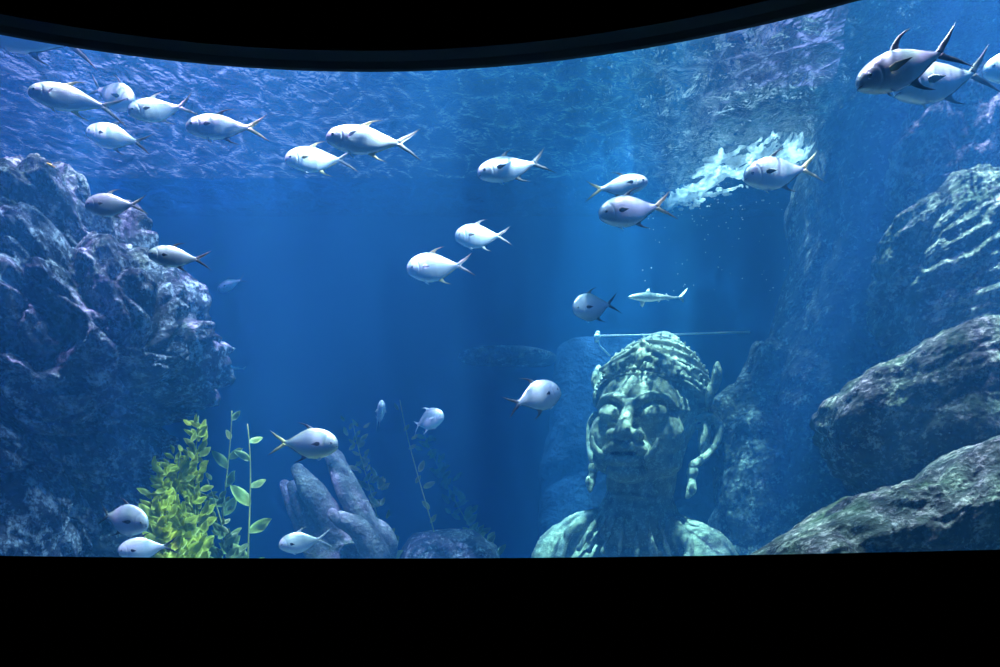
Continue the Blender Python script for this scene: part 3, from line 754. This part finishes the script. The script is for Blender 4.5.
    for x in np.linspace(-.4, .4, 17):
        h = .30 * max(0, 1 - abs(x) / .45) ** 1.2
        L.cap([fp(x, .42, -.03), fp(x, .46 + h * .9, -.01)], [.035, .03], 8)
    L.fuse('crown_front_plate', .013, M_STONE, root, 2)
statue()
# cone-shaped stone behind the right shoulder
rock('rock', [(700, 560), (712, 515), (728, 489), (738, 500), (762, 548), (775, 640), (690, 640)], 8.9, .4, .4, M_ROCK_B, 'pale blue pointed stone behind the right shoulder of the statue', 14, 6, .06, None, 1.2)

# pipe behind the crown
def pipe():
    Y = 9.0
    root = empty('water_pipe', P(597, 337, Y)); tag(root, 'thin pale horizontal pipe with a fitting behind the statue crown', 'pipe')
    o0 = root.location.copy()
    bm = bmesh.new(); tube_bm(bm, [P(597, 336, Y) - o0, P(672, 334.5, Y) - o0, P(750, 332, Y) - o0], .013, 10); from_bm('tube', bm, M_PIPE, root)
    bm = bmesh.new(); tube_bm(bm, [P(597, 338, Y) - o0, P(600, 346, Y) - o0, P(610, 356, Y) - o0], .012, 8); from_bm('side_tube', bm, M_PIPE, root)
    L = Lump(); L.ell((0, 0, 0), (.05, .05, .04)); L.cap([(-.01, 0, -.05), (.01, 0, .05)], [.03, .035]); L.fuse('fitting', .01, M_PIPE, root, 2)
M_PIPE = plain('pale_pipe', (.8, .85, .8), .4)
pipe()

# ------------------------------------------------------------------ kelp
def kelp(base, top, Y, nleaf, lsize, label, mat, seed, sway=8, dense=0, start=.15):
    rnd = random.Random(seed)
    b = P(*base, Y); t = P(*top, Y)
    root = empty('kelp', b); tag(root, label, 'aquatic plant', 'kelp fronds growing from the tank bottom')
    pts = []
    S = Y / F
    for k in range(25):
        u = k / 24; p = b.lerp(t, u) - b
        p += Vector((math.sin(u * 5 + seed) * sway * S * u, math.cos(u * 4 + seed) * sway * S * .6 * u, 0))
        pts.append(p)
    bm = bmesh.new(); tube_bm(bm, pts, [.010 * (1 - .6 * k / 24) for k in range(25)], 7); from_bm('stem', bm, M_STEM, root)
    bm = bmesh.new()
    def leaf(p, dr, ln, wd):
        dr = dr.normalized(); side = dr.cross(Vector((rnd.uniform(-.5, .5), 1, rnd.uniform(-.3, .3)))).normalized(); nn = side.cross(dr).normalized()
        n_ = 8; top_, bot = [], []
        for i in range(n_ + 1):
            u = i / n_; w_ = wd * 1.25 * math.sin(PI * min(1, u * .96 + .04)) ** .75 * (1 - .35 * u)
            c_ = p + dr * ln * u + nn * (.06 * ln * math.sin(u * 5)) + Vector((0, 0, -1)) * ln * .12 * u * u
            for arr, z in ((top_, .004), (bot, -.004)):
                arr.append([bm.verts.new(c_ + side * w_ * m + nn * (z * (1 - abs(m)) + .12 * wd * math.sin(u * 9 + m * 3))) for m in (-1, -.5, 0, .5, 1)])
        for i in range(n_):
            for m in range(4):
                bm.faces.new((top_[i][m], top_[i][m + 1], top_[i + 1][m + 1], top_[i + 1][m]))
                bm.faces.new((bot[i][m], bot[i + 1][m], bot[i + 1][m + 1], bot[i][m + 1]))
            bm.faces.new((top_[i][0], top_[i + 1][0], bot[i + 1][0], bot[i][0])); bm.faces.new((top_[i][4], bot[i][4], bot[i + 1][4], top_[i + 1][4]))
    for i in range(nleaf):
        u = start + (1 - start) * (i + .5) / nleaf
        k = min(24, int(u * 24)); p = pts[k]
        s = 1 if (i % 2) else -1
        if dense: s = rnd.choice((-1, 1))
        dr = Vector((s * rnd.uniform(.25, .9), rnd.uniform(-.5, .5), rnd.uniform(.35, 1.1)))
        z = (1 - .55 * u) * rnd.uniform(.7, 1.15)
        leaf(p + Vector((rnd.uniform(-dense, dense), rnd.uniform(-dense, dense), rnd.uniform(-dense, dense))) * S, dr, lsize * S * z, lsize * S * z * .2)
    from_bm('leaves', bm, mat, root)
YK = 4.75
kelp((172, 640), (162, 462), YK, 130, 28, 'bushy yellow-green kelp clump against the left rock edge', M_LEAF, 1, 5, 8, .25)
kelp((186, 640), (174, 450), YK + .2, 130, 28, 'bushy yellow-green kelp second from the left rock', M_LEAF, 21, 5, 8, .25)
kelp((204, 640), (194, 415), YK + .4, 100, 28, 'olive kelp stalk with thin top leaves in the middle of the clump', M_LEAF, 2, 5, 6, .25)
kelp((222, 640), (226, 410), YK + .9, 10, 36, 'kelp stalk with separate bright leaves, taller than the clump', M_LEAF_T, 3, 5, 0, .3)
kelp((250, 640), (246, 424), YK + .8, 8, 44, 'thin rightmost kelp stalk of the left clump with drooping leaves', M_LEAF_T, 4, 4, 0, .15)
kelp((236, 640), (212, 480), YK + .7, 60, 22, 'dark olive low kelp behind the clump', M_LEAF_D, 5, 6, 9, .3)
kelp((392, 640), (362, 425), 7.6, 90, 22, 'faint green kelp column right behind the stone hand', M_LEAF_D, 6, 8, 10, .2)
kelp((460, 640), (402, 400), 7.9, 14, 22, 'very faint leaning kelp stalk at centre below the two small fish', M_LEAF_D, 7, 4, 4, .2)
kelp((535, 640), (420, 430), 9.1, 80, 22, 'dim kelp leaning left, behind the rounded rock', M_LEAF_D, 8, 6, 8, .3)

# ------------------------------------------------------------------ foam and bubbles
def foam():
    # an island of foam floating on the surface
    def s_at(px, py): Y = (ZS - EYE) * F / (HOR - py); return Vector(((px - 500) / F * Y, Y))
    spine = [s_at(*p) for p in [(664, 196), (695, 180), (730, 160), (765, 148), (800, 142), (836, 137)]]
    wid = [.10, .24, .40, .44, .34, .2]
    x0, x1, y0, y1 = 1.9, 4.9, 7.7, 9.9
    nx, ny = 340, 230
    def field(x, y):
        p = Vector((x, y)); best = -9
        for i in range(len(spine) - 1):
            a_, b_ = spine[i], spine[i + 1]; ab = b_ - a_; u = max(0, min(1, (p - a_).dot(ab) / ab.length_squared))
            best = max(best, 1 - (p - a_ - ab * u).length / (wid[i] * (1 - u) + wid[i + 1] * u))
        q = Vector((x, y, 0))
        qq = q + noise.noise_vector(q * 2) * .25
        v = noise.voronoi(qq * 3.4)[0]; lace = 1 - min(1, (v[1] - v[0]) / .34)
        v2 = noise.voronoi(qq * 9)[0]; lace2 = 1 - min(1, (v2[1] - v2[0]) / .5)
        return min(best * 1.6, 1) * .55 + (lace * .8 + lace2 * .55) - 1.02 + .25 * noise.fractal(q * 3, .8, 2, 3)
    val = {}; vs = []; fs = []; idx = {}
    for j in range(ny + 1):
        for i in range(nx + 1): val[i, j] = field(x0 + (x1 - x0) * i / nx, y0 + (y1 - y0) * j / ny)
    def vid(i, j, s):
        if (i, j, s) not in idx:
            x = x0 + (x1 - x0) * i / nx; y = y0 + (y1 - y0) * j / ny
            t = max(0, min(1, val[i, j] * 2.2))
            h = .05 * math.sqrt(t)
            idx[i, j, s] = len(vs); vs.append((x, y, ZS - .13 + (-h if s else h * .4)))
        return idx[i, j, s]
    def inside(i, j): return 0 <= i < nx and 0 <= j < ny and (val[i, j] + val[i + 1, j] + val[i, j + 1] + val[i + 1, j + 1]) > 0 and val[i, j] > -.3
    for j in range(ny):
        for i in range(nx):
            if inside(i, j):
                fs.append((vid(i, j, 0), vid(i + 1, j, 0), vid(i + 1, j + 1, 0), vid(i, j + 1, 0)))
                fs.append((vid(i, j, 1), vid(i, j + 1, 1), vid(i + 1, j + 1, 1), vid(i + 1, j, 1)))
                for (di, dj, a_, b_) in ((-1, 0, (i, j + 1), (i, j)), (1, 0, (i + 1, j), (i + 1, j + 1)), (0, -1, (i, j), (i + 1, j)), (0, 1, (i + 1, j + 1), (i, j + 1))):
                    if not inside(i + di, j + dj): fs.append((vid(*a_, 0), vid(*a_, 1), vid(*b_, 1), vid(*b_, 0)))
    tag(mk('foam', vs, fs, M_FOAM), 'lacy patch of white foam floating on the water surface at upper right', 'foam', kind='stuff')
    rnd = random.Random(3); bm = bmesh.new()
    for k in range(150):
        px = rnd.gauss(668, 30); py = 197 + (668 - px) * .12 + rnd.gauss(0, 5) + (8 if px < 650 else 0)
        Y = (ZS - EYE) * F / (HOR - py); 
        if Y > YB - .1 or px < 590: continue
        r = rnd.choice((.012, .018, .025, .04)) * rnd.uniform(.7, 1.2)
        d = bmesh.ops.create_icosphere(bm, subdivisions=1, radius=r)
        bmesh.ops.transform(bm, matrix=Matrix.Translation(((px - 500) / F * Y, Y, ZS - .06 - rnd.random() * .05)) @ Matrix.Diagonal((1.6, 1, .7, 1)), verts=d['verts'])
    for k in range(110):
        px = rnd.uniform(640, 830); py = 190 + rnd.random() ** 2 * 90; Y = rnd.uniform(8.2, 9.3)
        p = P(px, py + 12, Y)
        if p.z > ZS - .1: continue
        d = bmesh.ops.create_icosphere(bm, subdivisions=1, radius=rnd.uniform(.004, .010)); bmesh.ops.translate(bm, vec=p, verts=d['verts'])
    tag(from_bm('bubbles', bm, M_FOAM), 'scattered white bubbles trailing left from the foam patch', 'bubbles', kind='stuff')
foam()

# ------------------------------------------------------------------ lamps above the tank, some added as fill
def spot(loc, target, col, power, size=55, blend=.7, radius=.03):
    l = bpy.data.lights.new('unseen_lamp', 'SPOT'); l.color = col; l.energy = power; l.spot_size = math.radians(size); l.spot_blend = blend; l.shadow_soft_size = radius
    o = bpy.data.objects.new('unseen_lamp', l); COL.objects.link(o); o.location = loc
    o.rotation_euler = (Vector(target) - Vector(loc)).to_track_quat('-Z', 'Y').to_euler(); return o
def area(loc, sx, sy, col, power, target=None):
    l = bpy.data.lights.new('added_fill_panel', 'AREA'); l.shape = 'RECTANGLE'; l.size = sx; l.size_y = sy; l.color = col; l.energy = power
    o = bpy.data.objects.new('added_fill_panel', l); COL.objects.link(o); o.location = loc
    if target: o.rotation_euler = (Vector(target) - Vector(loc)).to_track_quat('-Z', 'Y').to_euler()
    return o
LZ = ZS + 4.0
area((0, 6.2, ZS + 5), 14, 6, (.15, .7, 1), 650)  # added unseen panel, wide blue ambient fill
spot((1.45, 8.7, LZ), (1.35, 8.7, 2), (.7, .84, 1), 46000, 24, 1, .3)          # blue-white shaft behind the statue
spot((3.3, 8.8, ZS + 2.2), (3.25, 8.9, ZS), (.95, 1, 1), 2600, 54, .6)       # added over the foam to whiten it
spot((1.1, 4.4, LZ), (1.75, 7.7, 3.6), (.9, 1, .85), 28000, 19, .5, .012)  # on the statue
spot((-2.8, 2.9, LZ), (-3.3, 4.6, 2.6), (.95, .52, 1), 21000, 56, .7, .012)           # violet, left rock and school
spot((2.0, 3.0, ZS + 1.2), (-2.9, 4.8, 1.7), (.86, .86, 1), 14000, 42, .8, .01)         # added, slants across the left rock to light its lower part
spot((5.4, 4.8, LZ), (4.8, 5.2, 2), (.95, .58, 1), 17000, 46, .7, .012)             # violet, upper right
spot((2.9, 2.9, LZ), (2.4, 3.9, 3), (.92, .62, 1), 17000, 32, .9, .02)             # violet, added to light the near pair at upper right
spot((3.4, 3.7, LZ), (3.4, 4.1, 1), (.95, 1, .86), 20000, 34, .7, .012)             # front boulders and ledge
spot((-.6, 3.2, LZ), (-.6, 4.4, 1), (.88, .9, 1), 18000, 50, 1)              # middle fish
spot((-2.3, 3.4, LZ), (-2.2, 5.0, 1), (.95, 1, .6), 11000, 26, .8)             # added to light the kelp clump and hand
spot((-6.0, 5.5, ZS + 3), (-5.5, YB, ZS + 2.2), (.88, .45, 1), 3600, 100, 1)   # added violet wash on the wall above the water, tints ripples, left
spot((6.5, 5.5, ZS + 3), (6.5, YB, ZS + 2.2), (.88, .45, 1), 3600, 100, 1)     # same added wash, right

w_ = bpy.data.worlds.new('dark_hall'); SC.world = w_; w_.use_nodes = True
w_.node_tree.nodes['Background'].inputs[0].default_value = (0, 0, 0, 1); w_.node_tree.nodes['Background'].inputs[1].default_value = 0

# ------------------------------------------------------------------ camera and view
cam = bpy.data.cameras.new('camera'); co = bpy.data.objects.new('camera', cam); COL.objects.link(co)
cam.sensor_width = 36; cam.lens = F * 36 / 1000; cam.shift_y = (HOR - 333.5) / 1000
co.location = (0, 0, EYE); co.rotation_euler = (PI / 2, 0, 0); cam.clip_start = .05
SC.camera = co
SC.view_settings.view_transform = 'Standard'; SC.view_settings.look = 'None'; SC.view_settings.gamma = 1; SC.view_settings.use_curve_mapping = False
SC.view_settings.exposure = 0.0
cy = SC.cycles
cy.use_denoising = True; cy.max_bounces = 5; cy.diffuse_bounces = 2; cy.glossy_bounces = 3; cy.transparent_max_bounces = 12; cy.volume_bounces = 1
cy.sample_clamp_indirect = 3; cy.sample_clamp_direct = 0; cy.caustics_reflective = False; cy.caustics_refractive = False
